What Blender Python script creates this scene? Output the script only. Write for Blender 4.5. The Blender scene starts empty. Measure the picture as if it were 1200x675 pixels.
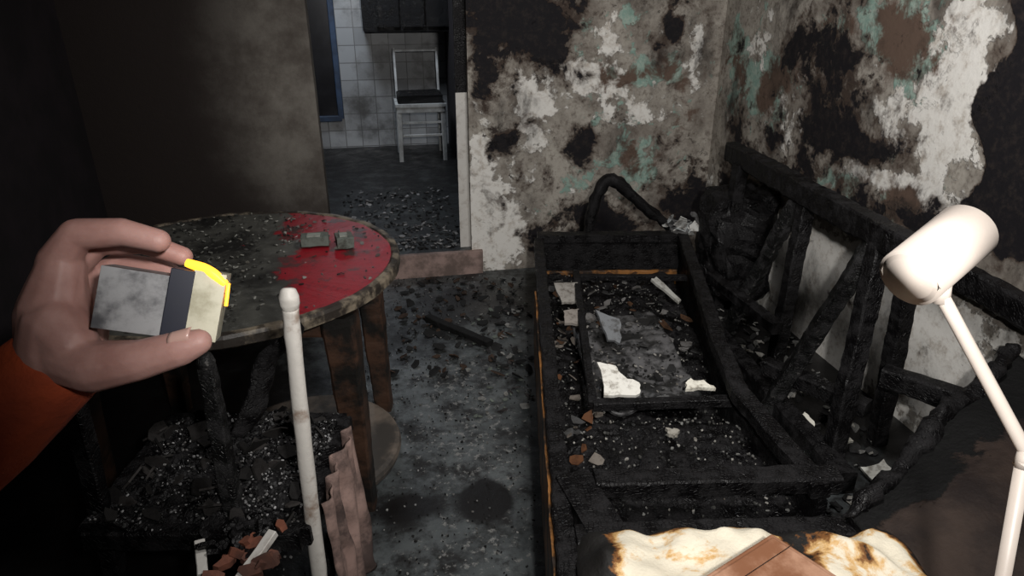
import bpy, bmesh, math, random
from mathutils import Vector, Matrix, noise
random.seed(7)
PITCH=math.radians(24); YAW=math.radians(11)
RZ=Matrix.Rotation(-YAW,4,'Z')      # furniture survey frame -> room frame
# ------------------------------------------------------------ materials
class NT:
    def __init__(s,name):
        s.m=bpy.data.materials.new(name); s.m.use_nodes=True
        s.t=s.m.node_tree; s.n=s.t.nodes; s.l=s.t.links
        s.b=s.n['Principled BSDF']
        s.tc=s.n.new('ShaderNodeTexCoord')
    def link(s,a,b): s.l.new(a,b)
    def noise(s,scale,detail=8,rough=.6,off=(0,0,0),dist=0,stretch=None):
        mp=s.n.new('ShaderNodeMapping'); mp.inputs['Location'].default_value=off
        if stretch: mp.inputs['Scale'].default_value=stretch
        s.link(s.tc.outputs['Object'],mp.inputs['Vector'])
        n=s.n.new('ShaderNodeTexNoise'); n.inputs['Scale'].default_value=scale
        n.inputs['Detail'].default_value=detail; n.inputs['Roughness'].default_value=rough
        n.inputs['Distortion'].default_value=dist
        s.link(mp.outputs[0],n.inputs['Vector']); return n.outputs['Fac']
    def voro(s,scale,feature='F1'):
        n=s.n.new('ShaderNodeTexVoronoi'); n.feature=feature; n.inputs['Scale'].default_value=scale
        s.link(s.tc.outputs['Object'],n.inputs['Vector']); return n.outputs['Distance']
    def math(s,op,a,b=None,c=None):
        n=s.n.new('ShaderNodeMath'); n.operation=op
        for i,v in enumerate((a,b,c)):
            if v is None: continue
            if isinstance(v,(int,float)): n.inputs[i].default_value=v
            else: s.link(v,n.inputs[i])
        return n.outputs[0]
    def step(s,v,lo,hi,a=0,b=1):
        n=s.n.new('ShaderNodeMapRange'); n.interpolation_type='SMOOTHSTEP'
        n.inputs['From Min'].default_value=lo; n.inputs['From Max'].default_value=hi
        n.inputs['To Min'].default_value=a; n.inputs['To Max'].default_value=b
        s.link(v,n.inputs['Value']); return n.outputs['Result']
    def mix(s,f,a,b):
        n=s.n.new('ShaderNodeMix'); n.data_type='RGBA'
        for k,v in ((0,f),(6,a),(7,b)):
            if isinstance(v,(int,float)): n.inputs[k].default_value=v
            elif isinstance(v,tuple): n.inputs[k].default_value=v
            else: s.link(v,n.inputs[k])
        return n.outputs[2]
    def bump(s,h,strength=.5,dist=.01):
        n=s.n.new('ShaderNodeBump'); n.inputs['Strength'].default_value=strength
        n.inputs['Distance'].default_value=dist; s.link(h,n.inputs['Height'])
        s.link(n.outputs[0],s.b.inputs['Normal'])
    def attr(s,name):
        n=s.n.new('ShaderNodeAttribute'); n.attribute_name=name; return n
    def sep(s):
        n=s.n.new('ShaderNodeSeparateXYZ'); s.link(s.tc.outputs['Object'],n.inputs[0]); return n
    def col(s,c):
        if isinstance(c,tuple): s.b.inputs['Base Color'].default_value=c
        else: s.link(c,s.b.inputs['Base Color'])
    def rough(s,r):
        if isinstance(r,(int,float)): s.b.inputs['Roughness'].default_value=r
        else: s.link(r,s.b.inputs['Roughness'])

def mat_char(name='charred_wood',dark=(.003,.0026,.003,1),light=(.014,.013,.014,1),ash=.66,scale=95):
    m=NT(name); n=m.noise(18,8,.65); a=m.noise(60,6,.7,(3,1,2))
    c=m.mix(m.step(n,.45,.72),dark,light)
    c=m.mix(m.step(a,ash,ash+.08),c,(.10,.095,.09,1)); m.col(c)
    v=m.voro(scale,'DISTANCE_TO_EDGE')
    h=m.math('ADD',m.step(v,0,.12,0,.6),m.math('MULTIPLY',n,1.2)); m.bump(h,.6,.004)
    m.rough(m.step(n,.35,.65,.32,.8)); m.b.inputs['Specular IOR Level'].default_value=.30; return m.m
def mat_plain(name,c1,c2,scale=8,rough=.6,bump=.2,bs=40,lo=.4,hi=.62,metal=0):
    m=NT(name); n=m.noise(scale,8,.65); m.col(m.mix(m.step(n,lo,hi),c1,c2))
    m.bump(m.noise(bs,6,.6),bump,.005); m.rough(rough); m.b.inputs['Metallic'].default_value=metal; return m.m
def mat_attr(name,rough=.8):
    m=NT(name); a=m.attr('tint'); n=m.noise(25,6,.7)
    d=m.n.new('ShaderNodeMix'); d.data_type='RGBA'; d.blend_type='MULTIPLY'; d.inputs[0].default_value=1
    m.link(a.outputs['Color'],d.inputs[6]); m.link(m.mix(m.step(n,.45,.7),(1,1,1,1),(.3,.27,.24,1)),d.inputs[7])
    m.col(d.outputs[2]); m.bump(m.noise(120,5,.6),.4,.003); m.rough(rough); m.b.inputs['Specular IOR Level'].default_value=.3; return m.m

def mat_wall():
    m=NT('peeling_burnt_plaster'); k=m.attr('mask'); sp=m.n.new('ShaderNodeSeparateColor'); m.link(k.outputs['Color'],sp.inputs[0])
    g=m.attr('grime_dark').outputs['Fac']; sm=m.attr('ash').outputs['Fac']
    n1=m.noise(5.5,14,.66,(0,0,0),.25); n2=m.noise(8,12,.68,(5,2,9),.3); n3=m.noise(10,13,.66,(8,8,1),.2)
    n4=m.noise(3.2,10,.7,(2,7,4)); nf=m.noise(34,8,.72); ns=m.noise(3.5,12,.68,(9,9,3),.2,(1,1,.55))
    c=m.mix(m.step(n4,.36,.66),(.42,.39,.34,1),(.19,.165,.14,1))
    rough_f=m.math('MULTIPLY',m.step(nf,.47,.70),m.math('SUBTRACT',.85,m.math('MULTIPLY',sm,1.4)))
    c=m.mix(rough_f,c,(.10,.078,.062,1))
    def layer(c,ch,nz,col,amp=3.0,w=.08):
        v=m.math('ADD',ch,m.math('MULTIPLY',m.math('SUBTRACT',nz,.5),amp)); f=m.step(v,.5-w,.5+w); return m.mix(f,c,col),f
    brown=m.math('MULTIPLY',sp.outputs['Green'],.85)
    teal=m.mix(m.step(nf,.4,.65),(.23,.35,.30,1),(.36,.44,.38,1))
    c,ft=layer(c,sp.outputs['Green'],n2,teal)
    pale=m.mix(m.step(m.noise(18,10,.74,(4,4,4)),.46,.72),(.80,.78,.73,1),(.44,.39,.33,1))
    c,fp=layer(c,sp.outputs['Blue'],n3,pale,2.6)
    c,fb=layer(c,brown,m.noise(6,12,.66,(11,3,6),.3),(.12,.08,.06,1),2.4,.14)
    mult=m.math('ADD',1.0,m.math('MULTIPLY',m.math('SUBTRACT',m.step(n4,.3,.65,.6,1.4),1.0),m.math('SUBTRACT',1.0,m.math('MULTIPLY',sm,1.7))))
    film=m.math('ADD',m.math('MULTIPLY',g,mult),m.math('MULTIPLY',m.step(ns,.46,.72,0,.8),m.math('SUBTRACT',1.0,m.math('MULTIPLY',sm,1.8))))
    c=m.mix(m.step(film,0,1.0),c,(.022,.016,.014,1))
    c,f2=layer(c,m.math('ADD',m.math('MULTIPLY',sp.outputs['Red'],.7),.10),m.noise(15,12,.72,(1,6,2),.3),(.035,.026,.022,1),2.6,.14)
    v=m.math('ADD',sp.outputs['Red'],m.math('MULTIPLY',m.math('SUBTRACT',n1,.5),3.2))
    c=m.mix(m.step(v,.10,.46,0,.8),c,(.065,.045,.034,1))
    fs=m.step(v,.40,.54); c=m.mix(fs,c,m.mix(m.step(nf,.45,.72),(.007,.006,.008,1),(.026,.020,.018,1)))
    m.col(c)
    h=m.math('ADD',m.math('ADD',m.math('MULTIPLY',fp,1.0),m.math('MULTIPLY',ft,.5)),m.math('MULTIPLY',fs,-.8))
    h=m.math('ADD',h,m.math('MULTIPLY',nf,.6)); m.bump(h,.6,.007); m.rough(.8); m.b.inputs['Specular IOR Level'].default_value=.3; return m.m
def mat_floor():
    m=NT('sooty_concrete_floor'); g=m.attr('grime_dark').outputs['Fac']; a=m.attr('ash').outputs['Fac']
    n1=m.noise(3,10,.65); n2=m.noise(7,12,.7,(3,3,3)); n3=m.noise(60,8,.7); n4=m.noise(34,10,.75,(7,1,3))
    c=m.mix(m.step(n1,.35,.65),(.060,.068,.070,1),(.105,.116,.118,1))
    c=m.mix(m.step(n2,.44,.62),c,(.014,.014,.014,1))
    c=m.mix(m.step(m.noise(18,12,.75,(6,1,1)),.50,.64,0,.8),c,(.018,.017,.017,1))
    v=m.math('ADD',m.math('MULTIPLY',m.math('SUBTRACT',n4,.5),2.2),m.math('MULTIPLY',a,.28))
    c=m.mix(m.step(v,.32,.50),c,(.21,.21,.20,1))
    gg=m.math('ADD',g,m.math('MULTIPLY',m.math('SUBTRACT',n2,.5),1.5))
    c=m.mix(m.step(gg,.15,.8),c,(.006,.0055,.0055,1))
    m.col(c); m.bump(m.math('ADD',n2,m.math('MULTIPLY',n3,.35)),.45,.008); m.rough(m.step(n2,.3,.7,.28,.6)); return m.m
def mat_tiles():
    m=NT('sooty_white_tiles'); mp=m.n.new('ShaderNodeMapping'); mp.inputs['Rotation'].default_value=(math.radians(90),0,0)
    m.link(m.tc.outputs['Object'],mp.inputs['Vector'])
    b=m.n.new('ShaderNodeTexBrick'); b.offset=0; b.inputs['Scale'].default_value=1; b.inputs['Brick Width'].default_value=.15
    b.inputs['Row Height'].default_value=.15; b.inputs['Mortar Size'].default_value=.004
    b.inputs['Color1'].default_value=(.28,.285,.29,1); b.inputs['Color2'].default_value=(.44,.45,.46,1); b.inputs['Mortar'].default_value=(.17,.17,.17,1)
    m.link(mp.outputs[0],b.inputs['Vector'])
    n=m.noise(3,8,.6); m.col(m.mix(m.step(n,.42,.7),b.outputs['Color'],(.08,.078,.075,1)))
    m.bump(b.outputs['Fac'],-.4,.004); m.rough(m.step(n,.4,.7,.18,.5)); return m.m

CHAR=mat_char(); CHAR2=mat_char('charred_wood_ashy',(.007,.007,.007,1),(.035,.034,.035,1),.6,110)
FLAKE=mat_attr('plaster_flake'); WALL=mat_wall(); FLOOR=mat_floor(); TILES=mat_tiles()
BLACKWALL=mat_plain('soot_black_paint',(.006,.004,.0055,1),(.014,.009,.012,1),3,.85)
WHITEPAINT=mat_plain('scorched_white_paint',(.62,.60,.56,1),(.36,.32,.28,1),14,.5,.2,50,.5,.72)
ENAMEL=mat_plain('cream_lamp_enamel',(.60,.53,.47,1),(.56,.49,.43,1),6,.4,.03)
# ------------------------------------------------------------ builder
class B:
    def __init__(s,name,mats): s.name=name; s.mats=mats; s.v=[]; s.f=[]; s.mi=[]; s.tint=[]; s.smooth=[]
    def add(s,vs,fs,mi=0,tint=(.5,.5,.5),smooth=False):
        o=len(s.v); s.v+= [Vector(v) for v in vs]; s.tint+=[tint]*len(vs)
        s.f+=[tuple(i+o for i in f) for f in fs]; s.mi+=[mi]*len(fs); s.smooth+=[smooth]*len(fs)
    def bar(s,p0,p1,w,h,mi=0,jag=.005,w1=None,h1=None,up=(0,0,1),seg=None,ch=.18,tint=(.5,.5,.5)):
        p0=Vector(p0);p1=Vector(p1);d=(p1-p0);L=d.length;d.normalize();up=Vector(up)
        if abs(d.dot(up))>.95: up=Vector((0,1,0))
        r=d.cross(up).normalized();u=r.cross(d).normalized()
        w1=w1 or w;h1=h1 or h; seg=seg or max(2,int(L/.02)); vs=[];fs=[]
        prof=[(-1,-1+ch),(-1,1-ch),(-1+ch,1),(1-ch,1),(1,1-ch),(1,-1+ch),(1-ch,-1),(-1+ch,-1)]
        for i in range(seg+1):
            t=i/seg;c=p0+d*L*t;ww=(w+(w1-w)*t)/2;hh=(h+(h1-h)*t)/2
            for a,b in prof:
                p=c+r*a*ww+u*b*hh
                if jag: p=p+noise.noise_vector(p*42)*jag*.6+noise.noise_vector(p*7)*jag*.6
                vs.append(p)
        for i in range(seg):
            for j in range(8):
                a=i*8+j;b=i*8+(j+1)%8; fs.append((a,b,b+8,a+8))
        fs.append(tuple(range(7,-1,-1))); fs.append(tuple(seg*8+j for j in range(8)))
        s.add(vs,fs,mi,tint,smooth=False)
    def tube(s,pts,rad,mi=0,n=12,jag=0,cap=True,sub=6,flat=1.0):
        pts=[Vector(p) for p in pts]
        if not isinstance(rad,(list,tuple)): rad=[rad]*len(pts)
        P=[];R=[]
        if len(pts)>2 and sub>1:
            for i in range(len(pts)-1):
                a=pts[max(i-1,0)];b=pts[i];c=pts[i+1];d=pts[min(i+2,len(pts)-1)]
                for k in range(sub):
                    t=k/sub; P.append(.5*((2*b)+(c-a)*t+(2*a-5*b+4*c-d)*t*t+(3*b-a-3*c+d)*t**3)); R.append(rad[i]+(rad[i+1]-rad[i])*t)
            P.append(pts[-1]);R.append(rad[-1])
        else:
            k0=max(1,int(sub))
            for i in range(len(pts)-1):
                for k in range(k0): t=k/k0; P.append(pts[i].lerp(pts[i+1],t)); R.append(rad[i]+(rad[i+1]-rad[i])*t)
            P.append(pts[-1]);R.append(rad[-1])
        vs=[];fs=[];r=None
        for i,p in enumerate(P):
            d=(P[min(i+1,len(P)-1)]-P[max(i-1,0)]).normalized()
            if r is None:
                r=d.cross(Vector((0,0,1)) if abs(d.z)<.9 else Vector((0,1,0))).normalized()
            else: r=(r-d*r.dot(d)).normalized()
            u=d.cross(r)
            for j in range(n):
                a=2*math.pi*j/n; q=p+(r*math.cos(a)+u*math.sin(a)*flat)*R[i]
                if jag: q=q+noise.noise_vector(q*30)*jag
                vs.append(q)
        for i in range(len(P)-1):
            for j in range(n):
                a=i*n+j;b=i*n+(j+1)%n; fs.append((a,b,b+n,a+n))
        if cap: fs.append(tuple(range(n-1,-1,-1))); fs.append(tuple((len(P)-1)*n+j for j in range(n)))
        s.add(vs,fs,mi,smooth=True)
    def box(s,c,d,mi=0,rz=0,tint=(.5,.5,.5)):
        M=Matrix.Rotation(rz,3,'Z'); vs=[Vector(c)+M@Vector((x*d[0]/2,y*d[1]/2,z*d[2]/2)) for x in(-1,1) for y in(-1,1) for z in(-1,1)]
        s.add(vs,[(0,1,3,2),(4,6,7,5),(0,4,5,1),(2,3,7,6),(0,2,6,4),(1,5,7,3)],mi,tint)
    def flake(s,c,r,mi=0,tint=(.5,.5,.5),tilt=.3,th=.004):
        n=random.randint(5,8);a0=random.random()*6.28;st=random.uniform(.45,1)
        R=Matrix.Rotation(random.random()*6.28,3,'Z')@Matrix.Rotation(random.gauss(0,tilt),3,'X')@Matrix.Rotation(random.gauss(0,tilt),3,'Y')
        P=[]
        for i in range(n):
            a=a0+2*math.pi*i/n+random.uniform(-.3,.3); q=r*random.uniform(.6,1.1); P.append(Vector((math.cos(a)*q,math.sin(a)*q*st,0)))
        c=Vector(c); vs=[c+R@(p+Vector((0,0,th))) for p in P]+[c+R@p*1.0 for p in P]
        fs=[tuple(range(n)),tuple(range(2*n-1,n-1,-1))]+[(i,i+n,(i+1)%n+n,(i+1)%n) for i in range(n)]
        s.add(vs,fs,mi,tint)
    def sheet(s,fn,nu,nv,mi=0,smooth=True,thick=0):
        vs=[Vector(fn(i/nu,j/nv)) for j in range(nv+1) for i in range(nu+1)]
        fs=[(j*(nu+1)+i,j*(nu+1)+i+1,(j+1)*(nu+1)+i+1,(j+1)*(nu+1)+i) for j in range(nv) for i in range(nu)]
        s.add(vs,fs,mi,smooth=smooth)
        if thick:
            o=[v-Vector((0,0,thick)) for v in vs]; s.add(o,[tuple(reversed(f)) for f in fs],mi,smooth=smooth)
            N=(nu+1)*(nv+1)
            per=[i for i in range(nu+1)]+[j*(nu+1)+nu for j in range(1,nv+1)]+[nv*(nu+1)+i for i in range(nu-1,-1,-1)]+[j*(nu+1) for j in range(nv-1,0,-1)]
            base=len(s.v)-2*N
            for a,b in zip(per,per[1:]+per[:1]):
                s.f.append((base+a,base+a+N,base+b+N,base+b)); s.mi.append(mi); s.smooth.append(False)
    def done(s,frame=RZ,bevel=0,sub=0,origin=True):
        me=bpy.data.meshes.new(s.name)
        vs=[frame@v for v in s.v]
        lo=Vector([min(v[i] for v in vs) for i in range(3)]);hi=Vector([max(v[i] for v in vs) for i in range(3)])
        o=Vector(((lo.x+hi.x)/2,(lo.y+hi.y)/2,lo.z)) if origin else Vector((0,0,0))
        me.from_pydata([v-o for v in vs],[],s.f)
        for m in s.mats: me.materials.append(m)
        me.polygons.foreach_set('material_index',s.mi); me.polygons.foreach_set('use_smooth',s.smooth)
        at=me.color_attributes.new('tint','FLOAT_COLOR','POINT')
        at.data.foreach_set('color',[c for t in s.tint for c in (*t,1)])
        bm=bmesh.new(); bm.from_mesh(me); bmesh.ops.recalc_face_normals(bm,faces=bm.faces); bm.to_mesh(me); bm.free()
        ob=bpy.data.objects.new(s.name,me); ob.location=o; bpy.context.collection.objects.link(ob)
        if bevel: md=ob.modifiers.new('bevel','BEVEL'); md.width=bevel; md.segments=2; md.limit_method='ANGLE'
        if sub: md=ob.modifiers.new('sub','SUBSURF'); md.levels=sub; md.render_levels=sub
        return ob

# ------------------------------------------------------------ room shell
def gauss(x,y,b): return b[4]*math.exp(-((x-b[0])/b[2])**2-((y-b[1])/b[3])**2)
def blobs(x,y,L): return sum(gauss(x,y,b) for b in L)
def wallmesh(name,patches,maskfn,mat):
    vs=[];fs=[]
    for (o,u,v,nu,nv) in patches:
        o=Vector(o);u=Vector(u);v=Vector(v);k=len(vs)
        for j in range(nv+1):
            for i in range(nu+1): vs.append(o+u*i/nu+v*j/nv)
        for j in range(nv):
            for i in range(nu): a=k+j*(nu+1)+i; fs.append((a,a+1,a+nu+2,a+nu+1))
    me=bpy.data.meshes.new(name); me.from_pydata(vs,[],fs); me.materials.append(mat)
    vals=[maskfn(p) for p in vs]
    a=me.color_attributes.new('mask','FLOAT_COLOR','POINT'); a.data.foreach_set('color',[c for t in vals for c in (t[0],t[1],t[2],1)])
    a=me.attributes.new('grime_dark','FLOAT','POINT'); a.data.foreach_set('value',[float(t[3]) for t in vals])
    a=me.attributes.new('ash','FLOAT','POINT'); a.data.foreach_set('value',[float(t[4]) for t in vals])
    ob=bpy.data.objects.new(name,me); bpy.context.collection.objects.link(ob); return ob
XL,XR,YB,YF,H=-1.4,1.9,3.69,-1.3,2.55
DL,DR,DT=-.3,.48,2.05
SOOT_HOLE_B=[(.72,1.36,.24,.17,1.1),(.57,1.08,.07,.22,.65),(.67,.78,.10,.07,1.0),(.75,.60,.06,.09,.6),(1.13,.73,.09,.14,.7),(1.62,1.32,.05,.06,1.6),  # soot blobs; the small strongest one paints a wall hole's dark inside
        (.92,1.17,.12,.12,.6),(1.25,.22,.42,.2,.75),(1.85,.35,.2,.3,.8),(.95,.5,.1,.15,.25),(1.55,1.6,.2,.2,.2),(.5,1.7,.5,.25,1.1),(1.3,.9,.1,.1,.3),(1.0,1.42,.2,.08,.4),(1.6,1.4,.25,.1,.3)]
TEAL_B=[(1.52,1.10,.2,.08,.8),(1.24,1.0,.2,.2,.35),(1.42,.58,.2,.18,.65),(1.3,1.38,.25,.12,.4),(1.7,.85,.12,.3,.45),(1.1,.45,.15,.12,.3)]
PALE_B=[(.62,.28,.17,.3,1.1),(.54,.55,.06,.4,.8),(1.15,1.08,.2,.14,.8),(.82,1.0,.12,.12,.8),(1.45,.9,.2,.1,.6),(1.25,1.3,.15,.1,.4),(.85,.8,.12,.15,.5),(1.75,1.2,.12,.25,.4)]
def mb(p):
    x,z=p.x,p.z
    if x<=DL+.001:
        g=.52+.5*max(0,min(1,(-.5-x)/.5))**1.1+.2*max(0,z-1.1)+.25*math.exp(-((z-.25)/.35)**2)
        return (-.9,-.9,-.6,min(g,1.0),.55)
    return (-.08+blobs(x,z,SOOT_HOLE_B),-.02+blobs(x,z,TEAL_B),.05+blobs(x,z,PALE_B),.06+.5*max(0,z-1.45)-.25*gauss(x,z,(.6,.35,.2,.4,1)),.35*gauss(x,z,(.58,.3,.2,.35,1)))
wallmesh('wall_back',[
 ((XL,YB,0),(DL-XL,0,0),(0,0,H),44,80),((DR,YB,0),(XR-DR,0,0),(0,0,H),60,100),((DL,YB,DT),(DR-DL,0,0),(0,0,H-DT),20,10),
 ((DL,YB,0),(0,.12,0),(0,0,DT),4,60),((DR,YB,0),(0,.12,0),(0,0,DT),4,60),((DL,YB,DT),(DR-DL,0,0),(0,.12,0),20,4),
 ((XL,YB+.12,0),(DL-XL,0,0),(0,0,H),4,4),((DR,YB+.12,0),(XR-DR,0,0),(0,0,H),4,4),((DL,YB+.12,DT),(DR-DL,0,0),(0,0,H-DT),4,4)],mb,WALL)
SOOT_R=[(2.6,1.1,.24,.24,.9),(2.9,1.32,.22,.16,.5),(2.45,.95,.3,.06,.9),(2.1,.76,.3,.06,.9),(3.3,.45,.3,.25,.8),(3.45,.9,.12,.3,.4),(2.75,.75,.2,.1,.5),(2.05,.62,.2,.08,.5),(2.75,1.6,.4,.15,.3),(3.1,.85,.25,.15,.4)]
TEAL_R=[(2.35,1.40,.2,.14,.8),(2.2,1.25,.15,.2,.5),(3.15,1.1,.25,.2,.8),(2.12,.8,.12,.09,1.0),(2.5,.78,.15,.08,.7),(2.7,1.4,.3,.1,.4),(3.5,1.2,.15,.3,.6)]
PALE_R=[(2.03,1.2,.13,.35,1.3),(2.3,1.1,.12,.12,.7),(2.4,.25,.7,.3,.9),(2.2,.86,.3,.04,.9),(2.95,.95,.2,.12,.5),(3.3,1.3,.15,.15,.5),(2.0,.45,.5,.2,.4),(2.9,1.2,.1,.1,.3)]
def mr(p):
    y,z=p.y,p.z
    edge=1.90+.05*math.sin(z*17)-.16*max(0,(1.05-z))*2
    s=blobs(y,z,SOOT_R)-.08
    g=.04+.5*max(0,z-1.5)
    if z>.75: s+=2.4*max(0,min(1,(edge-y)/.05))*min(1,(z-.75)/.1)
    g+=.5*max(0,min(1,(1.75-y)/.6))-.25*gauss(y,z,(2.03,1.2,.13,.3,1))
    return (s,-.02+blobs(y,z,TEAL_R),.05+blobs(y,z,PALE_R)+(0.25 if z<.55 else 0),g,.4*gauss(y,z,(2.03,1.2,.13,.3,1)))
wallmesh('wall_right',[((XR,YF,0),(0,YB-YF,0),(0,0,H),180,90)],mr,WALL)
dark=lambda p:(-.9,-.9,-.9,1.0,0)
wallmesh('wall_left',[((XL,YF,0),(0,YB-YF,0),(0,0,H),20,10)],dark,BLACKWALL)
wallmesh('wall_front',[((XL,YF,0),(XR-XL,0,0),(0,0,H),10,10)],dark,BLACKWALL)
wallmesh('ceiling',[((XL,YF,H),(XR-XL,0,0),(0,YB-YF,0),10,10)],dark,BLACKWALL)
def cf(x,y): return (x*math.cos(YAW)+y*math.sin(YAW),-x*math.sin(YAW)+y*math.cos(YAW))
DF=[(*cf(-.084,1.77),.075,.08,2.4),(*cf(-.33,1.73),.10,.06,1.2),(*cf(-.2,3.3),.5,.28,.8),(*cf(-.5,2.8),.3,.3,.5),(*cf(-1.3,1.6),.7,1.2,1.8),(*cf(.08,2.2),.06,.8,.5),(*cf(1.2,2.6),.6,.8,1.2)]  # darker floor patches: spots, sofa edge, left around table, under truss
AF=[(*cf(-.15,2.1),.3,.6,1.0),(*cf(-.2,1.4),.4,.3,.6),(*cf(-.25,2.6),.3,.2,.5)]
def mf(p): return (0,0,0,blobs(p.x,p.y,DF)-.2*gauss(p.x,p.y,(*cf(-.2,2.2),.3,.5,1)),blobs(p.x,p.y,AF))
wallmesh('floor',[((XL,YF,0),(XR-XL,0,0),(0,YB-YF+.0,0),120,180)],mf,FLOOR)
KZ=.14; KX0,KX1,KY=-1.4,.66,6.6
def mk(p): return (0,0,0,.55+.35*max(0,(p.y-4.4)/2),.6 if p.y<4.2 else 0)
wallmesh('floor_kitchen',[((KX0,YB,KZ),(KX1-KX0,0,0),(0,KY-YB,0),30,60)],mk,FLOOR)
wallmesh('wall_kitchen_back',[((KX0,KY,KZ),(KX1-KX0,0,0),(0,0,2.4),4,4)],dark,TILES)
wallmesh('wall_kitchen_right',[((KX1,YB+.12,KZ),(0,KY-YB-.12,0),(0,0,2.4),4,4)],dark,BLACKWALL)
wallmesh('wall_kitchen_left',[((KX0,YB+.12,KZ),(0,KY-YB-.12,0),(0,0,2.4),4,4)],dark,BLACKWALL)
wallmesh('ceiling_kitchen',[((KX0,YB+.12,KZ+2.4),(KX1-KX0,0,0),(0,KY-YB-.12,0),4,4)],dark,BLACKWALL)
I4=Matrix.Identity(4)
STEP=mat_plain('terracotta_step',(.34,.24,.21,1),(.14,.10,.085,1),7,.7)
b=B('doorstep',[STEP]); b.bar((DL,YB-.012,KZ/2-.002),(DR+.06,YB-.012,KZ/2-.002),.03,KZ+.004,0,.001,ch=.06); b.done(I4)
b=B('trim_1',[WHITEPAINT,CHAR]); b.bar((DR-.005,YB+.06,KZ),(DR-.005,YB+.06,1.02),.012,.11,0,.0015,up=(1,0,0),ch=.08)
b.bar((DR-.005,YB+.06,1.02),(DR-.005,YB+.06,DT),.012,.11,1,.002,up=(1,0,0),ch=.08); b.done(I4)
BLUE=mat_plain('blue_window_frame',(.03,.06,.12,1),(.015,.03,.06,1),6,.5); GLASS=mat_plain('sooty_glass',(.006,.006,.008,1),(.012,.012,.015,1),5,.25,0)
b=B('window_1',[BLUE,GLASS])
b.box((-.62,KY-.012,1.15),(.58,.01,1.42),1)
for x in (-.92,-.62,-.325): b.bar((x,KY-.03,.42),(x,KY-.03,1.88),.05,.05,0,.001)
for z in (.42,1.88): b.bar((-.92,KY-.03,z),(-.32,KY-.03,z),.05,.05,0,.001)
b.done(I4)
b=B('kitchen_wall_cabinet',[CHAR]); b.bar((.36,KY-.36,1.55),(.36,KY-.01,1.55),.84,.74,0,.004,ch=.03)
for x in(.15,.36,.57): b.bar((x,KY-.372,1.22),(x,KY-.372,1.88),.19,.02,0,.002)
b.done(I4)
WHITEMET=mat_plain('white_appliance',(.5,.52,.54,1),(.3,.31,.32,1),5,.35,.05)
b=B('washing_machine',[WHITEMET,CHAR])
b.box((.582,4.25,KZ+.43),(.13,.56,.86)); b.box((.575,4.25,KZ+.87),(.15,.6,.03),1); b.box((.514,4.25,KZ+.74),(.01,.5,.1),1)
b.tube([(.516,4.25,.55),(.508,4.25,.55)],.17,1,24,sub=1); b.done(I4,bevel=.006)
PAINTW=mat_plain('white_chair_paint',(.6,.61,.6,1),(.4,.4,.39,1),10,.5,.1)
b=B('kitchen_chair',[PAINTW,CHAR]); cx,cy=.37,6.12
for sx in(-1,1):
    b.bar((cx+sx*.19,cy-.18,KZ),(cx+sx*.185,cy-.18,KZ+.46),.035,.035,0,0,w1=.045,h1=.045)
    b.bar((cx+sx*.19,cy+.2,KZ),(cx+sx*.185,cy+.17,KZ+.46),.035,.035,0,0); b.bar((cx+sx*.185,cy+.17,KZ+.46),(cx+sx*.185,cy+.26,KZ+.90),.02,.02,0,0)
    b.bar((cx+sx*.187,cy-.18,KZ+.2),(cx+sx*.187,cy+.19,KZ+.2),.022,.022,0,0)
for z in(.22,.33): b.bar((cx-.19,cy-.18,KZ+z),(cx+.19,cy-.18,KZ+z),.018,.02,0,0)
b.bar((cx-.2,cy-.19,KZ+.44),(cx+.2,cy-.19,KZ+.44),.03,.05,0,0); b.bar((cx,cy-.21,KZ+.475),(cx,cy+.18,KZ+.475),.43,.025,0,0)
b.bar((cx,cy-.18,KZ+.52),(cx,cy+.15,KZ+.52),.38,.07,1,.01)
b.bar((cx-.18,cy+.25,KZ+.88),(cx+.18,cy+.25,KZ+.88),.018,.022,0,0)
b.done(I4)

# ------------------------------------------------------------ round table
RED=NT('burnt_red_tabletop'); a=RED.sep()
nn=RED.noise(5,10,.62,(1,1,1),.4); nf=RED.noise(40,8,.7)
v=RED.math('ADD',RED.math('MULTIPLY',a.outputs['X'],2.4),RED.math('MULTIPLY',a.outputs['Y'],.5)); v=RED.math('ADD',v,RED.math('MULTIPLY',RED.math('SUBTRACT',nn,.5),1.6))
burn=RED.mix(RED.step(nn,.38,.62),(.085,.085,.075,1),(.016,.016,.015,1)); burn=RED.mix(RED.step(nf,.54,.72),burn,(.15,.15,.14,1))
red=RED.mix(RED.step(nf,.5,.72),(.27,.007,.016,1),(.07,.006,.008,1)); red=RED.mix(RED.step(RED.noise(9,10,.7,(5,5,5)),.54,.62),red,(.05,.03,.028,1))
RED.col(RED.mix(RED.step(v,.40,.44),burn,red)); RED.rough(.38); RED.bump(nf,.3,.005)
RIM=mat_plain('scorched_table_rim',(.20,.165,.12,1),(.025,.02,.016,1),14,.5,.3,50,.38,.56)
LEG=mat_plain('half_burnt_brown_wood',(.060,.030,.018,1),(.008,.007,.006,1),6,.5,.3,60,.40,.58)
b=B('round_table',[RED.m,RIM,LEG]); cx,cy,R=-.89,2.0,.53
N=96; vs=[];fs=[]
rings=[(0,.75,0),(R*.5,.751,0),(R-.028,.75,0),(R-.022,.754,1),(R-.004,.752,1),(R,.742,1),(R,.718,1),(R-.01,.711,1),(R-.1,.711,2),(0,.711,2)]
for r,z,m_ in rings:
    for i in range(N):
        an=2*math.pi*i/N; p=Vector((cx+r*math.cos(an),cy+r*math.sin(an),z)); p+=noise.noise_vector(p*14)*(.004 if r>R-.05 else .003); vs.append(p)
for k in range(len(rings)-1):
    for i in range(N): fs.append((k,(k*N+i,k*N+(i+1)%N,(k+1)*N+(i+1)%N,(k+1)*N+i)))
b.v+=vs; b.tint+=[(.5,.5,.5)]*len(vs)
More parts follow.
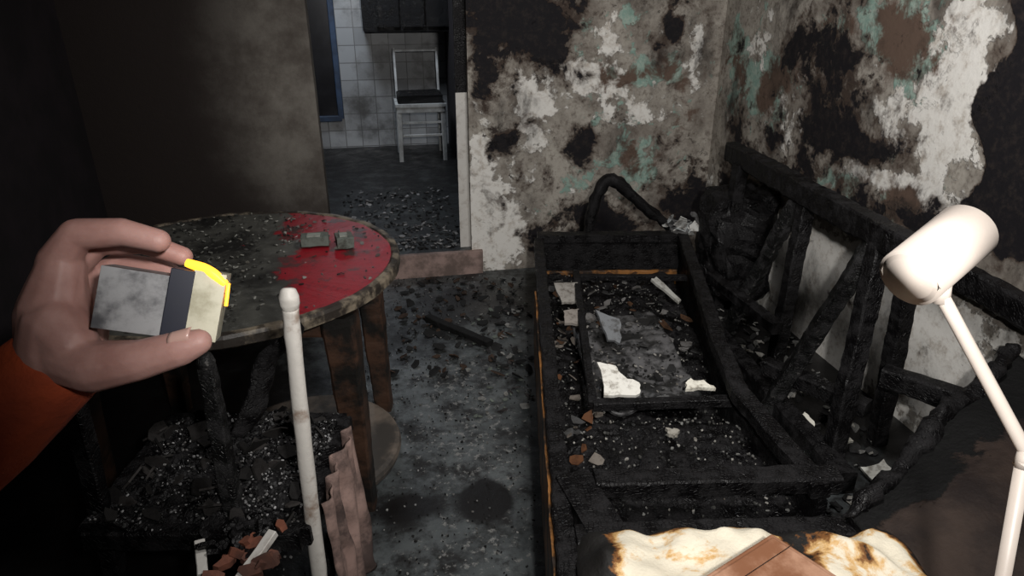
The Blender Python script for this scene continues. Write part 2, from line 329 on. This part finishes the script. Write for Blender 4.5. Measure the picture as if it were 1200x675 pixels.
for k,f in fs: b.f.append(f); b.mi.append(0 if k<2 else (1 if k<7 else 2)); b.smooth.append(False)
for x,y in((-.49,1.74),(-1.29,1.74),(-1.29,2.28),(-.53,2.30)):
    b.bar((x,y,.70),(x+.02*(1 if x>-.89 else -1),y,0),.095,.09,2,.004,w1=.06,h1=.06)
for x0,y0,x1,y1 in((-.49,1.74,-1.29,1.74),(-1.29,1.74,-1.29,2.28),(-.53,2.3,-1.29,2.28),(-.49,1.74,-.53,2.3)):
    b.bar((x0,y0,.665),(x1,y1,.665),.03,.08,2,.004)
b.done()
b=B('burnt_small_boxes',[FLAKE])
for x,y,w,d,h,rz in((-.655,2.13,.085,.055,.035,.15),(-.555,2.12,.05,.07,.04,.3)):
    b.bar((x-w/2,y,.756+h/2),(x+w/2,y+.02,.756+h/2),d,h,0,.005,ch=.2,tint=(.11,.125,.11))
    b.box((x,y,.756+h+.002),(w*.5,d*.5,.005),0,rz,(.25,.27,.24))
b.done()
b=B('table_ash_crumbs',[FLAKE])
for i in range(800):
    a_=random.random()*6.28; r=R*.93*math.sqrt(random.random()); x=cx+r*math.cos(a_);y=cy+r*math.sin(a_)
    if x-cx>.15 and random.random()<.7: continue
    g=random.choice((.015,.03,.06,.12,.25)); b.flake((x,y,.754),random.uniform(.003,.010),0,(g,g,g*.9),.3,.003)
b.done()
BOARD=mat_plain('sooty_round_board',(.16,.13,.105,1),(.05,.045,.04,1),6,.6)
b=B('round_board',[BOARD,RIM]); vs=[];N=56
for r,z in((0,.05),(.31,.05),(.325,.045),(.33,.03),(.325,.012),(0,.012)):
    for i in range(N): an=2*math.pi*i/N; vs.append((-.73+r*math.cos(an),2.0+r*math.sin(an),z))
fs=[(k*N+i,k*N+(i+1)%N,(k+1)*N+(i+1)%N,(k+1)*N+i) for k in range(5) for i in range(N)]
b.add(vs,fs,0,smooth=False); b.done()

# ------------------------------------------------------------ burnt chair, foreground left
WH=mat_plain('bare_white_post_paint',(.66,.63,.58,1),(.30,.22,.17,1),9,.5,.3,60,.55,.70)
b=B('burnt_chair',[CHAR,CHAR2,WH,FLAKE])
b.tube([(-.46,1.20,0),(-.455,1.20,.3),(-.447,1.20,.6),(-.440,1.21,.88),(-.437,1.215,.965)],[.018,.018,.017,.0165,.0155],2,14,.002)
b.tube([(-.437,1.215,.963),(-.437,1.215,.975),(-.437,1.215,.99),(-.437,1.216,1.004),(-.437,1.217,1.008)],[.015,.019,.0195,.015,.008],2,14,.002)
b.bar((-.63,1.19,0),(-.655,1.27,.80),.045,.045,1,.006,w1=.034,h1=.03)
b.tube([(-.655,1.27,.79),(-.656,1.272,.81),(-.656,1.274,.83)],[.017,.021,.012],1,12,.003)
b.bar((-.94,1.19,0),(-.95,1.25,.72),.04,.04,0,.006)
for x in(-.95,-.49): b.bar((x,1.6,0),(x,1.6,.44),.04,.04,0,.005)
for p,q in(((-.95,1.17,.42),(-.47,1.17,.42)),((-.95,1.6,.42),(-.47,1.6,.42)),((-.95,1.17,.42),(-.95,1.6,.42)),((-.47,1.17,.42),(-.47,1.6,.42)),((-.95,1.19,.2),(-.47,1.19,.2)),((-.47,1.2,.2),(-.47,1.6,.2))):
    b.bar(p,q,.04,.05,0,.006)
def seat(u,v):
    x=-.95+.47*u;y=1.16+.45*v; p=Vector((x,y,0)); return (x,y,.445+.03*noise.noise(p*9)+.018*noise.noise(p*30)+.008*noise.noise(p*80))
b.sheet(seat,70,70,0,False,.03)
b.tube([(-.45,1.24,.93),(-.47,1.30,.86),(-.55,1.33,.78),(-.58,1.3,.68),(-.62,1.27,.62)],[.012,.02,.028,.028,.02],0,10,.006,flat=.35)
for i in range(1700):
    u,v=random.random()**.7,random.random(); p=seat(u,v); g=random.choice((.01,.01,.02,.03,.06,.2,.4)); b.flake((p[0],p[1],p[2]+.003),random.uniform(.002,.006)*(1 if g<.1 else .75),3,(g,g,g),.6,.003)
for i in range(60):
    u,v=random.random(),random.random(); p=seat(u,v); g=random.choice((.01,.02,.04)); b.flake((p[0],p[1],p[2]+.012),random.uniform(.015,.045),3,(g,g*.9,g*.85),.7,.005)
b.done()
CLOTH=mat_plain('scorched_pink_cloth',(.30,.20,.17,1),(.06,.04,.035,1),7,.85,.3,60,.38,.60)
b=B('hanging_cloth',[CLOTH])
def cl(u,v):
    y=1.22+.30*u; z=.47-.44*v; x=-.435+.012*math.sin(u*19+v*2)+.03*v+.015*noise.noise(Vector((u*3,v*2,0)))+.006*math.sin(u*41)
    return (x,y-.05*v+.035*noise.noise(Vector((u*2,v*5,5))),z)
b.sheet(cl,60,30,0,True); ob=b.done(); md=ob.modifiers.new('s','SOLIDIFY'); md.thickness=.004
BRICK=mat_plain('terracotta_shard',(.24,.085,.05,1),(.08,.035,.025,1),8,.7)
b=B('terracotta_shards',[BRICK,WHITEPAINT,CHAR])
for i in range(16):
    b.flake((-.52+random.uniform(-.07,.05),1.07+random.uniform(-.07,.06),.47+random.random()*.02),random.uniform(.015,.035),0,(.5,.5,.5),.45,.014)
b.bar((-.54,1.0,.47),(-.50,1.10,.50),.02,.016,1,.003); b.bar((-.62,1.02,.46),(-.66,1.10,.47),.02,.02,1,.003)
for i in range(24): b.flake((-.57+random.uniform(-.08,.09),1.08+random.uniform(-.05,.08),.465+random.random()*.02),random.uniform(.012,.03),2,(.5,.5,.5),.5,.01)
b.done()

# ------------------------------------------------------------ burnt sofa bed (box)
ORG=mat_plain('scorched_orange_wood',(.30,.13,.035,1),(.02,.012,.007,1),9,.5,.3,50,.42,.6)
GREYP=mat_plain('grey_ash_panel',(.12,.118,.12,1),(.016,.016,.016,1),9,.45,.4,40,.40,.56)
b=B('burnt_sofa_bed',[CHAR,CHAR2,ORG,GREYP,FLAKE])
zt=.35
b.bar((.145,3.3,.2),(.125,1.1,.2),.035,.30,0,.005); b.bar((.135,3.3,zt-.01),(.125,1.1,zt-.01),.05,.035,0,.006)
b.bar((.105,2.7,.19),(.098,1.1,.19),.014,.29,2,.004)
b.bar((.145,3.33,.2),(.89,3.36,.2),.035,.32,0,.004); b.bar((.13,3.34,zt),(.90,3.36,zt),.075,.04,0,.005)
b.bar((.17,3.27,.15),(.86,3.29,.15),.012,.08,2,.004)
pts=[(.885,3.35),(.815,2.7),(.755,2.2),(.73,1.86),(.80,1.40)]
for (x0,y0),(x1,y1) in zip(pts,pts[1:]):
    b.bar((x0,y0,zt),(x1,y1,zt),.055,.045,0,.006); b.bar((x0+.01,y0,.18),(x1+.01,y1,.18),.03,.28,0,.005)
b.bar((.30,2.95,.31),(.262,1.87,.30),.03,.03,0,.004); b.bar((.262,1.87,.30),(.74,1.90,.30),.035,.03,0,.004)
b.bar((.30,2.93,.30),(.82,2.95,.29),.03,.025,0,.004)
b.bar((.215,1.43,zt),(.86,1.45,zt),.065,.05,0,.006); b.bar((.15,1.24,zt-.01),(.84,1.27,zt-.01),.07,.05,0,.008)
b.bar((.13,1.12,.18),(.84,1.16,.18),.03,.33,0,.008)
b.bar((.15,1.33,zt-.005),(.24,1.36,zt-.005),.24,.04,0,.006)
def bed(u,v):
    x=.15+.64*u;y=1.3+2.0*v
    if v>.6: x=.15+(.64+.1*(v-.6))*u
    p=Vector((x,y,3)); base=.24 if y<1.9 else .16
    if 1.84<y<1.96: base=.16+.08*(1.96-y)/.12
    if y<1.42: base=.14
    return (x,y,base+.03*noise.noise(p*6)+.012*noise.noise(p*24)+.005*noise.noise(p*70))
b.sheet(bed,70,170,0,False)
def pan(u,v):
    x=.29+.38*u-.04*v;y=2.0+.72*v;p=Vector((x,y,1)); return (x,y+.03*noise.noise(p*12),.19+.035*noise.noise(p*6)+.012*noise.noise(p*20)+.03*u)
b.sheet(pan,30,60,3,True,.008)
def scatter(b,n,rng,zf,sz,cols,mi,tilt=.35):
    for i in range(n):
        x=random.uniform(rng[0],rng[1]);y=random.uniform(rng[2],rng[3]); b.flake((x,y,zf(x,y)),random.uniform(*sz)*random.uniform(.5,1),mi,random.choice(cols),tilt)
bz=lambda x,y: bed((x-.15)/.68,(y-1.3)/2.0)[2]+.006
pz=lambda x,y: pan(max(0,min(1,(x-.29)/.38)),(y-2.0)/.72)[2]+.004
GC=[(.01,.01,.01),(.01,.01,.01),(.03,.03,.03),(.07,.07,.065),(.18,.18,.17),(.35,.34,.31)]
scatter(b,1700,(.16,.78,1.35,3.25),bz,(.003,.009),GC,4)
scatter(b,80,(.18,.78,2.3,3.2),lambda x,y:bz(x,y)+.03,(.02,.045),[(.02,.02,.02),(.06,.06,.06),(.14,.135,.13),(.08,.04,.02)],4)
scatter(b,40,(.17,.30,1.6,3.1),lambda x,y:bz(x,y)+.03,(.015,.04),[(.16,.14,.12),(.10,.04,.015),(.05,.05,.05)],4)
scatter(b,350,(.28,.64,2.0,2.7),pz,(.004,.014),[(.01,.01,.01),(.03,.03,.03),(.1,.1,.1),(.25,.24,.22)],4)
scatter(b,30,(.28,.64,2.0,2.7),pz,(.02,.05),[(.015,.015,.015),(.04,.04,.04),(.13,.13,.13)],4)
b.done()
b=B('fallen_plaster_pieces',[FLAKE])
def piece(c,pts,th=.012,tint=(.75,.72,.64),tilt=(0,0)):
    c=Vector(c);R=Matrix.Rotation(tilt[0],3,'X')@Matrix.Rotation(tilt[1],3,'Y');n=len(pts)
    out=[]
    for i in range(n):
        a=Vector((*pts[i],0));q=Vector((*pts[(i+1)%n],0))
        for k in range(4):
            t=k/4; out.append(a.lerp(q,t)+Vector((random.uniform(-.006,.006),random.uniform(-.006,.006),0)))
    n=len(out); vs=[c+R@(p+Vector((0,0,th))) for p in out]+[c+R@p for p in out]
    b.add(vs,[tuple(range(n)),tuple(range(2*n-1,n-1,-1))]+[(i,i+n,(i+1)%n+n,(i+1)%n) for i in range(n)],0,tint)
piece((.38,2.06,.26),[(-.07,.1),(-.06,-.06),(.05,-.065),(.075,-.01),(.02,.03),(-.01,.08)],tint=(.98,.96,.88),tilt=(.25,0))
piece((.63,1.97,.30),[(-.05,-.01),(-.02,.04),(.03,.03),(.05,-.01)],tint=(.95,.92,.80),tilt=(.1,0))
piece((.68,2.78,.30),[(-.06,.05),(-.03,.07),(.07,-.05),(.05,-.07)],tint=(.40,.40,.37),tilt=(.4,.2))
piece((.24,2.75,.30),[(-.05,.06),(.05,.07),(.06,-.07),(-.03,-.08)],tint=(.35,.33,.30),tilt=(.2,0))
piece((.24,2.5,.30),[(-.03,.04),(.04,.05),(.04,-.05),(-.03,-.04)],tint=(.30,.27,.24),tilt=(.2,0))
piece((.40,2.45,.27),[(-.06,.09),(.04,.05),(.03,-.06),(-.02,-.05)],tint=(.20,.21,.22),tilt=(.5,.2))
piece((.50,1.75,.27),[(-.02,.02),(.02,.02),(.015,-.015),(-.015,-.015)],tint=(.4,.38,.33))
for o in((1.08,1.95,.02,.09),(1.25,1.85,.02,.1),(1.1,2.15,.03,.07),(1.2,2.05,.03,.06),(1.33,1.82,.02,.05)):
    r=o[3]; piece(o[:3],[(-r*.5,r*.4),(r*.3,r*.6),(r*.6,-r*.2),(-r*.2,-r*.6)],tint=random.choice(((.6,.6,.55),(.45,.55,.48),(.7,.68,.6))),tilt=(.3,-.2))
b.done()

# ------------------------------------------------------------ charred sofa-back truss against right wall (room coordinates)
b=B('charred_sofa_frame',[CHAR,CHAR2])
b.bar((1.72,3.12,.79),(1.60,1.70,.79),.07,.09,0,.009)
b.bar((1.84,3.15,.74),(1.84,1.45,.66),.05,.09,0,.008)
b.bar((1.66,2.41,.76),(1.58,2.70,.0),.045,.06,1,.012)
b.bar((1.66,2.36,.76),(1.56,2.24,.0),.055,.055,0,.008)
b.bar((1.62,1.90,.76),(1.40,2.02,.0),.065,.055,1,.008)
b.bar((1.61,1.86,.76),(1.46,1.68,.0),.065,.055,0,.008)
b.bar((1.62,1.72,.76),(1.72,1.78,.0),.055,.055,0,.007)
b.bar((1.69,2.95,.76),(1.66,2.95,.0),.06,.06,0,.007)
b.bar((1.50,3.0,.05),(1.42,1.55,.05),.07,.08,0,.007)
b.bar((1.50,2.75,.28),(1.52,2.2,.28),.05,.05,0,.006)
b.bar((1.42,2.1,.18),(1.62,1.75,.18),.06,.06,0,.006)
b.bar((1.6,1.7,.35),(1.83,1.3,.38),.06,.07,0,.007)
b.done(I4)
b=B('charred_bent_rod',[CHAR]); b.tube([(.41,3.45,.03),(.41,3.45,.33),(.43,3.45,.5),(.49,3.46,.62),(.56,3.46,.60),(.68,3.47,.49),(.83,3.48,.37),(.9,3.48,.3)],[.03,.03,.03,.034,.032,.03,.026,.02],0,10,.012); b.done()
b=B('charred_cushion',[CHAR])
def cu(u,v):
    a=u*6.2832; ph=v*math.pi; d=Vector((math.cos(a)*math.sin(ph),math.sin(a)*math.sin(ph),math.cos(ph)))
    q=Vector([math.copysign(abs(t)**.55,t) for t in d]); p=Vector((q.x*.19,q.y*.16,q.z*.3)); p+=noise.noise_vector(p*7)*.05+noise.noise_vector(p*25)*.02
    return p+Vector((1.16,3.32,.32))
b.sheet(cu,60,40,0,False); b.done()
b=B('crumpled_debris',[FLAKE])
for i in range(30): b.flake((random.uniform(.82,1.02),random.uniform(3.36,3.46),.37+random.uniform(0,.12)*random.random()),random.uniform(.02,.06),0,random.choice(((.35,.37,.37),(.1,.1,.1),(.5,.5,.48))),.8,.006)
b.done()

# ------------------------------------------------------------ collapsed armchair, foreground right
BR=NT('scorched_brown_upholstery'); at=BR.attr('tint').outputs['Fac']; n=BR.noise(9,10,.65,(0,0,0),.4)
vv=BR.math('ADD',at,BR.math('MULTIPLY',BR.math('SUBTRACT',n,.5),.5))
c=BR.mix(BR.step(BR.noise(4,8,.6,(5,5,5)),.36,.62),(.014,.009,.008,1),(.045,.030,.023,1))
BR.col(BR.mix(BR.step(vv,.22,.26),(.003,.003,.003,1),c)); BR.bump(BR.math('ADD',BR.step(vv,.22,.26,1.0,0),BR.noise(40,8,.6)),.5,.012); BR.rough(.7); BR.b.inputs['Specular IOR Level'].default_value=.25
b=B('burnt_armchair',[BR.m,CHAR])
A_=Vector((1.50,1.80,.56));B_=Vector((.80,1.27,.38));C_=Vector((.90,.98,.34));D_=Vector((1.62,.85,.48))
def arm(u,v):
    p=(A_*(1-u)+B_*u)*(1-v)+(D_*(1-u)+C_*u)*v; p=p+Vector((0,0,.05*math.sin(v*3)*math.sin(u*3)))+noise.noise_vector(p*5)*.02
    return p
b.sheet(arm,60,60,0,True,.03)
n0=61*61
for k in range(2):
    for j in range(61):
        for i in range(61): b.tint[k*n0+j*61+i]=(j/60,)*3
rim=[arm(t,0.02) for t in(0,.15,.3,.45,.6,.75,.9,1)]
rim=[p+Vector((0,0,.012*math.sin(i*2.3))) for i,p in enumerate(rim)]
b.tube(rim,[.022,.026,.03,.024,.028,.022,.024,.015],1,12,.016)
def skirt(u,v): p=arm(u,0); return Vector((p.x,p.y,p.z*(1-v)+.0))+noise.noise_vector(p*8+Vector((0,0,v)))*.01
b.sheet(skirt,40,12,1,True)
def skirt2(u,v): p=arm(1,u); return Vector((p.x,p.y,p.z*(1-v)))
b.sheet(skirt2,20,8,1,True)
b.done()
FO=NT('scorched_cream_foam'); at=FO.attr('tint').outputs['Fac']
n=FO.noise(8,12,.66,(2,2,2),.3); v=FO.math('ADD',at,FO.math('MULTIPLY',FO.math('SUBTRACT',n,.5),2.4))
c=FO.mix(FO.step(v,.20,.32),(.006,.005,.004,1),(.22,.085,.018,1)); c=FO.mix(FO.step(v,.32,.50),c,(.80,.50,.20,1)); c=FO.mix(FO.step(v,.46,.66),c,(.96,.88,.70,1)); FO.col(c)
FO.bump(FO.noise(14,8,.6),.5,.02); FO.rough(.7)
b=B('scorched_mattress',[FO.m])
def mat_(u,v):
    x=.14+.80*u;y=.62+.63*v;p=Vector((x,y,2)); ed=min(1,min(u,1-u,1-v)*12)
    return (x+.02*noise.noise(p*11),y+.035*noise.noise(p*12),.405+.03*noise.noise(p*5)+.02*noise.noise(p*15)-.05*(1-ed))
b.sheet(mat_,70,50,0,True,.36)
b.tint=[]
for p in b.v:
    u=(p.x-.14)/.8;v_=(p.y-.62)/.63; e=.64-1.0*max(0,1-(1-v_)*14)-1.0*max(0,1-u*7)-.7*max(0,1-(1-u)*7)-.8*math.exp(-((u-.62)/.05)**2); e=max(-.8,e); b.tint.append((e,e,e))
b.done()
COP=mat_plain('scorched_cardboard',(.55,.31,.20,1),(.28,.12,.06,1),7,.35,.15,30)
b=B('cardboard_box',[COP,CHAR])
P0=Vector((.545,1.10));e1=Vector((-.29,-.193));e2=Vector((.19,-.24))
def bx(z0,z1,k,mi):
    q=[P0,P0+e1,P0+e1+e2,P0+e2]; c0=sum(q,Vector((0,0)))/4; q=[c0+(p-c0)*k for p in q]
    b.add([(p.x,p.y,z) for z in(z0,z1) for p in q],[(0,1,2,3),(4,5,6,7),(0,1,5,4),(1,2,6,5),(2,3,7,6),(3,0,4,7)],mi)
bx(.41,.497,1,0); bx(.495,.503,.93,0)
b.add([(P0.x-.01+e1.x*t+e2.x*.18,P0.y+e1.y*t+e2.y*.18+w,.5045) for t in(0,1) for w in(0,.002)],[(0,1,3,2)],1)
b.done(bevel=.004)

# ------------------------------------------------------------ floor lamp
b=B('floor_lamp',[ENAMEL,CHAR])
C=Vector((.5625,.84,1.225));h=Vector((.052,.0335,.021))*1.0
b.tube([C-h*.93,C-h,C-h*.99,C+h*.97,C+h,C+h*1.02],[.033,.036,.040,.040,.037,.030],0,48,sub=1)
b.tube([C-h*.99,C-h*1.001],[.030,.030],0,40,sub=1)
b.tube([(.5655,.822,1.195),(.567,.817,1.165)],.011,0,20,sub=1)
b.tube([(.566,.817,1.175),(.675,.736,.991),(.678,.733,.985)],.0088,0,20,sub=4)
b.tube([(.678,.733,.988),(.676,.731,.965)],.0105,0,20,sub=1)
b.tube([(.676,.731,.975),(.74,.62,.02)],.0095,0,20,sub=2)
b.tube([(.74,.62,0),(.74,.62,.012),(.74,.62,.022)],[.13,.13,.10],0,48,sub=1)
b.done()

# ------------------------------------------------------------ hand with lamp
CAMROT=RZ@Matrix.Rotation(math.radians(90)-PITCH,4,'X')
HLOC=RZ@Vector((-.266,.4536,1.3395))
def capsule_chain(bm,pts,rad):
    pts=[Vector(p) for p in pts]
    for i in range(len(pts)-1):
        L=(pts[i+1]-pts[i]).length; n=max(2,int(L/2.0))
        for k in range(n+1):
            t=k/n; c=pts[i].lerp(pts[i+1],t); r=rad[i]+(rad[i+1]-rad[i])*t
            bmesh.ops.create_icosphere(bm,subdivisions=2,radius=r,matrix=Matrix.Translation(c))
def organic(name,chains,mat,voxel,smooth):
    bm=bmesh.new()
    for p,r in chains: capsule_chain(bm,p,r)
    bmesh.ops.scale(bm,vec=(.001,)*3,verts=bm.verts)
    me=bpy.data.meshes.new(name); bm.to_mesh(me); bm.free(); me.materials.append(mat)
    ob=bpy.data.objects.new(name,me); bpy.context.collection.objects.link(ob)
    md=ob.modifiers.new('r','REMESH'); md.mode='VOXEL'; md.voxel_size=voxel; md.use_smooth_shade=True
    md=ob.modifiers.new('s','SMOOTH'); md.factor=.5; md.iterations=smooth
    return ob
SK=NT('skin'); n=SK.noise(30,6,.6); SK.col(SK.mix(SK.step(n,.35,.65),(.32,.165,.14,1),(.39,.22,.19,1))); SK.rough(.55)
SK.b.inputs['Subsurface Weight'].default_value=.12; SK.b.inputs['Subsurface Radius'].default_value=(.01,.004,.002); SK.bump(SK.noise(120,6,.6),.2,.002)
hand=bpy.data.objects.new('left_hand',None); bpy.context.collection.objects.link(hand)
hand.matrix_world=Matrix.Translation(HLOC)@CAMROT
ch=[([(-118,-96,10),(-66,-48,0)],[27,26]),
 ([(-66,-48,0),(-66,-12,6),(-60,24,6)],[27,25,16]),([(-64,-45,-8),(-66,-8,-20),(-62,14,-26)],[25,24,16]),([(-64,-40,8),(-60,-20,12),(-48,-32,16)],[26,24,20]),
 ([(-62,26,8),(-46,46,11),(-14,48,10),(10,42,6)],[14,12,10.5,9]),
 ([(-64,22,-8),(-46,42,-12),(-12,42,-14),(14,32,-22)],[13,10.5,9,8]),
 ([(-64,10,-24),(-42,26,-36),(-8,22,-38),(14,8,-36)],[12,10,9,7.5]),
 ([(-62,-6,-30),(-40,4,-44),(-12,-2,-44),(6,-12,-38)],[12,9,8,7]),
 ([(-62,-38,10),(-30,-48,18),(4,-43,22),(32,-35,22),(46,-30,21)],[22,19,15,13,9.5])]
ho=organic('hand_surface',ch,SK.m,.0016,6); ho.parent=hand
NAIL=mat_plain('nail',(.45,.28,.24,1),(.42,.27,.22,1),6,.3,0)
sl=NT('orange_sleeve'); n=sl.noise(10,6,.6); sl.col(sl.mix(sl.step(n,.35,.65),(.36,.055,.012,1),(.22,.032,.010,1))); sl.rough(.9); sl.bump(sl.noise(25,8,.6),.6,.01)
ch=[([(-72,-52,0),(-120,-98,10)],[35,42]),([(-120,-98,10),(-190,-165,40),(-260,-240,80)],[42,48,52])]
so=organic('sleeve',ch,sl.m,.003,6); so.parent=hand
b=B('thumbnail',[NAIL])
def tn(u,v): return Vector((.030+.014*u,-.034+.005-.012*(v-.5)+.004*u,.0336-.004*(2*v-1)**2-.002*u))
b.sheet(tn,6,6,0,True,.001); o=b.done(I4); o.parent=hand
PL=mat_plain('grimy_grey_plastic',(.28,.28,.285,1),(.06,.06,.065,1),22,.35,0,40,.40,.62); DK=mat_plain('black_rubber',(.006,.008,.02,1),(.012,.013,.02,1),5,.4,0)
TR=mat_plain('frosted_lens',(.48,.46,.36,1),(.30,.28,.20,1),30,.3,0)
AM=NT('amber_led'); AM.col((.9,.4,.03,1)); AM.b.inputs['Emission Color'].default_value=(1,.36,.02,1); AM.b.inputs['Emission Strength'].default_value=3.0
b=B('handheld_lamp',[PL,DK,TR,AM.m])
b.box((-.008,-.002,0),(.044,.044,.036),0); b.box((.022,.0,0),(.016,.052,.040),1); b.box((.040,.002,0),(.022,.050,.038),2)
b.tube([(.022,.031,.012),(.034,.029,.015),(.042,.026,.017),(.051,.020,.017)],[.003,.004,.004,.003],3,10,sub=3); b.tube([(.0525,.021,.012),(.0535,.004,.014)],.0014,3,10,sub=2)
M=Matrix.Rotation(math.radians(-10),4,'Z')@Matrix.Rotation(math.radians(18),4,'Y')
o=b.done(M,bevel=.003); o.matrix_world=Matrix.Translation(HLOC)@CAMROT@Matrix.Translation(o.location)
# ------------------------------------------------------------ floor rubble
b=B('floor_rubble',[FLAKE])
zf=lambda x,y:.003
scatter(b,1400,(-.75,.08,1.3,3.65),zf,(.002,.007),[(.012,.012,.012),(.02,.02,.02),(.12,.12,.115),(.26,.26,.25),(.01,.01,.01)],0)
scatter(b,70,(-.2,.09,2.2,3.3),lambda x,y:.008,(.012,.03),[(.2,.2,.19),(.13,.15,.13),(.04,.035,.035)],0)
scatter(b,150,(-.6,.09,2.5,3.6),lambda x,y:.008,(.015,.045),[(.05,.03,.02),(.015,.015,.015),(.01,.01,.01)],0)
scatter(b,500,(.85,1.35,1.5,3.4),lambda x,y:.008,(.01,.04),GC,0)
b.bar((-.42,3.05,.03),(-.10,2.78,.03),.04,.03,0,.006,tint=(.008,.008,.008))
b.done()
b=B('kitchen_rubble',[FLAKE])
for i in range(600):
    x=random.uniform(-.28,.45);y=3.75+1.3*random.random()**1.6; g=random.choice((.015,.015,.02,.08,.18,.32)); b.flake((x,y,KZ+.004),random.uniform(.004,.022),0,(g,g,g*1.02),.3)
b.done(I4)

# ------------------------------------------------------------ lights
def area(name,loc,tgt,size,power,color):
    L=bpy.data.lights.new(name,'AREA'); L.shape='DISK'; L.size=size; L.energy=power; L.color=color
    o=bpy.data.objects.new(name,L); bpy.context.collection.objects.link(o); o.location=loc
    o.rotation_euler=(Vector(tgt)-Vector(loc)).to_track_quat('-Z','Y').to_euler(); return o
def spot(name,loc,tgt,ang,power,color,rad=.05,blend=.8):
    L=bpy.data.lights.new(name,'SPOT'); L.spot_size=math.radians(ang); L.spot_blend=blend; L.energy=power; L.color=color; L.shadow_soft_size=rad
    o=bpy.data.objects.new(name,L); bpy.context.collection.objects.link(o); o.location=loc
    o.rotation_euler=(Vector(tgt)-Vector(loc)).to_track_quat('-Z','Y').to_euler(); return o
area('overhead_fill',(.9,1.3,2.45),(1.3,2.7,.6),.5,30,(1,.97,.95))  # added unseen fill lamp overhead, evens out the torch light
spot('phone_torch',(.2,-.15,1.75),(1.05,2.6,.8),106,145,(1,.97,.94),.04,1.0)
area('kitchen_light',(-.2,5.5,2.45),(0,6.2,.6),.5,20,(.82,.9,1))
w=bpy.data.worlds.new('world'); bpy.context.scene.world=w; w.use_nodes=True
w.node_tree.nodes['Background'].inputs[0].default_value=(.5,.5,.6,1); w.node_tree.nodes['Background'].inputs[1].default_value=.01
cam=bpy.data.cameras.new('camera'); cam.lens=24; cam.sensor_width=36; cam.clip_start=.02
co=bpy.data.objects.new('camera',cam); bpy.context.collection.objects.link(co)
co.matrix_world=Matrix.Translation((0,0,1.55))@CAMROT
bpy.context.scene.camera=co
bpy.context.scene.view_settings.view_transform='Standard'
